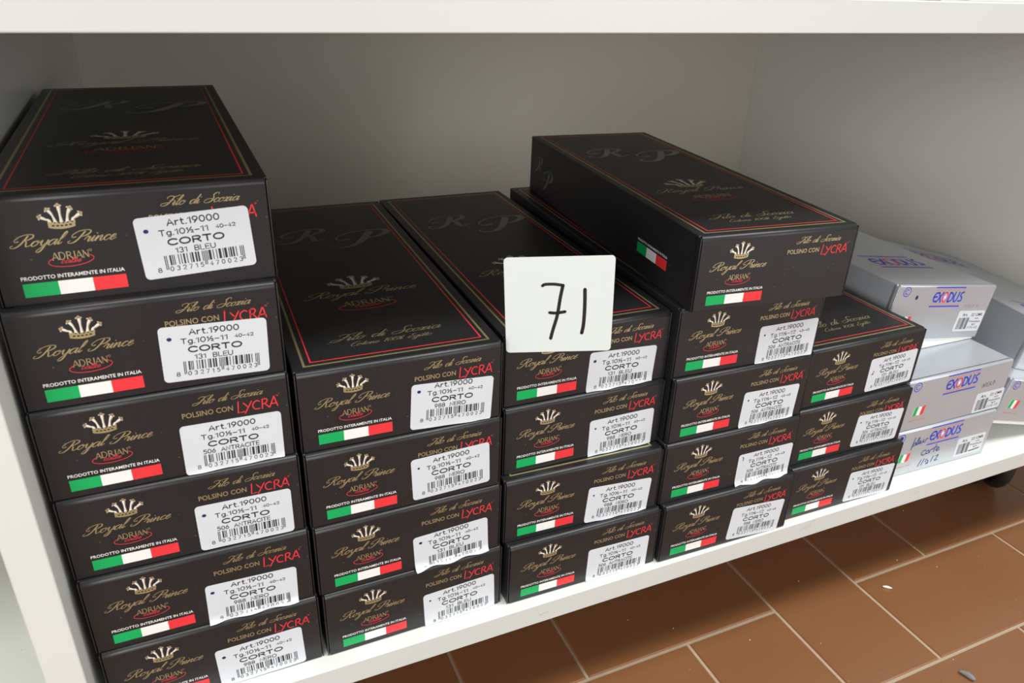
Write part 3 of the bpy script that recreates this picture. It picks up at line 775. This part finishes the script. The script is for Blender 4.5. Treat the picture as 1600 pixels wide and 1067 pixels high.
# 11 1/2 12
hw([(45.6,11.4),(43.4,4.6)]); hw([(49.4,11.8),(47.4,5.0)]); hw([(52.4,10.8),(51.8,7.6)]); hw([(54,9.2),(55.4,7.6),(53.2,5.2),(56,5.6)])
hw([(60.4,12.2),(58.8,6.2)]); hw([(63.6,11.4),(66.4,12.2),(65.6,9.4),(63.4,6.4),(67.0,7.0)])
lid = mb.build('lid', root); lid.location.z = 0.0006
silver_sticker(root, (87.5, 25.2), 0.2, True)
tray(root, 0.9, SW-0.9, 0.0, 30)
tag(root, 'silver box at the bottom of the near silver stack, blue handwriting on its front', 'box', 'silver boxes')
# r1: middle
root = empty('silver_box', (0.6768, 0.0039, 0.0482), (0, 0, -0.0155))
mb, p = silver_lid(50.0)
for P in ([(96,27.0),(96.6,31.2)],[(96.6,31.2),(98.8,27.4)],[(98.8,27.4),(99.6,31.8)],[(103.4,31.8),(101.4,31.2),(101.2,27.6),(103.6,27.6)],[(101.4,29.6),(103,29.8)],[(105,27.6),(105.6,32),(107.4,31.4),(105.4,29.8),(107.8,27.8)],[(110.2,32.2),(108.8,29.8),(110.2,27.8),(111.8,29.8),(110.2,32.2)]):
    p.line(P, 0.55, grey_ink, 0.09)
mb.build('lid', root).location.z = 0.0006
silver_sticker(root, (93.0, 21.6), 0.6)
tray(root, 0.9, SW-0.9, 0.0, 30)
tag(root, 'middle silver box of the near silver stack, NERO pencilled on its front', 'box', 'silver boxes')
# r0: lid sits askew on its white tray
root = empty('silver_box', (0.682, 0.0466, 0.0990), (0, 0, -0.0115))
mb, p = silver_lid(52.0)
p.disc(26.0, 40.5, 1.7, pen, 0.09, 10, 2.1)
for P in ([(94,30.4),(94.6,33.6),(96.8,30.6),(97.4,33.8)],[(99.4,33.6),(99.2,30.6)],[(103,33.2),(101.2,32.2),(101.6,30.6),(103.6,30.8)],[(105.4,33.4),(104.8,31.2),(106.8,31),(106.6,33.2),(105.4,33.4)],[(112.6,33.6),(111,33.4),(111,30.8),(113,30.8)],[(111,32.2),(112.6,32.3)]):
    p.line(P, 0.4, pencil, 0.09)
lid = mb.build('lid', root); lid.location = (0, 0, 0.0182); lid.rotation_euler = (0, 0.1303, 0)
stk = silver_sticker(lid, (90.5, 27.2), 0.3)
tray(root, 1.2, SW-3.2, 0.2, 19.0, 1.2)
tag(root, 'silver box topping the near silver stack, lid tipped up over its white tray', 'box', 'silver boxes')
# the far pair, slumped against the side panel
R1 = Matrix.Rotation(-0.0622, 3, 'Z') @ Matrix.Rotation(0.2272, 3, 'Y')
O1 = Vector((0.8088, 0.0049, 0.0285))
root = empty('silver_box', O1, R1.to_euler())
mb, p = silver_lid(44.5, 130.0, 3.0)
lid = mb.build('lid', root); lid.location.z = 0.0032
mb = MB(); mb.rbox((0.0012, 0.0008, 0), (0.1288, 0.2985, 0.030), 0.0006, tray_m, 2); mb.build('tray', root)
tag(root, 'silver box tilted on the shelf under the far silver box at right edge', 'box', 'silver boxes')
R2 = R1 @ Matrix.Rotation(-0.271, 3, 'Z')
O2 = O1 + R1 @ Vector((0.0357, 0.0254, 0.0480))
root = empty('silver_box', O2, R2.to_euler())
mb, p = silver_lid(48.6, 130.0, 0.0, True)
lid = mb.build('lid', root); lid.location.z = 0.0010
mb = MB(); mb.rbox((0.0012, 0.0008, 0), (0.1288, 0.2985, 0.030), 0.0006, tray_m, 2); mb.build('tray', root)
tag(root, 'silver box lying slanted behind the near silver stack against the side panel', 'box', 'silver boxes')

# ------------------------------------------------------------------ bits on the floor
def bit(name, pts, w, m, loc, label):
    mb = MB(); seg = 8; P = catmull(pts, 4); n = len(P); vs = []; fs = []
    for i, (x, y) in enumerate(P):
        a, b = P[max(0, i-1)], P[min(n-1, i+1)]; d = Vector((b[0]-a[0], b[1]-a[1], 0)).normalized(); sd = Vector((-d.y, d.x, 0))
        r = w*(0.25+0.75*math.sin(math.pi*(i+0.5)/n))
        for k in range(seg):
            t = 2*math.pi*k/seg; vs.append(Vector((x, y, w)) + sd*r*math.cos(t) + Vector((0, 0, r*math.sin(t))))
    for i in range(n-1):
        for k in range(seg):
            a, b = i*seg+k, i*seg+(k+1) % seg; fs.append((a, b, b+seg, a+seg))
    fs += [tuple(range(seg))[::-1], tuple(range((n-1)*seg, n*seg))]
    mb.add(vs, fs, m, True)
    o = mb.build(name); o.location = loc; tag(o, label, 'lint'); return o
bit('lint_flake', [(-0.0035,0.0025),(0,0),(0.003,-0.003)], 0.0013, lint, (0.7156, -0.0093, FZ), 'white lint flake on the brown floor tile near the grout crossing')
bit('lint_tuft', [(-0.003,0.006),(0,0.0015),(0.001,-0.003),(0.0015,-0.006)], 0.0024, lintd, (0.6955, -0.1122, FZ), 'grey lint tuft on the floor at the bottom picture edge')
mb = MB(); rr = random.Random(3)
for k in range(34):
    x, y = rr.uniform(0.45, 1.1), rr.uniform(-0.2, 0.1); r = rr.uniform(0.0003, 0.0007)
    mb.add([(x-r,y,FZ),(x+r,y,FZ),(x,y+r,FZ),(x,y-r,FZ),(x,y,FZ+r)], [(0,3,4),(3,1,4),(1,2,4),(2,0,4)], lint)
o = mb.build('floor_crumbs'); tag(o, 'tiny pale crumbs scattered over the brown floor tiles', 'crumbs', kind='stuff')
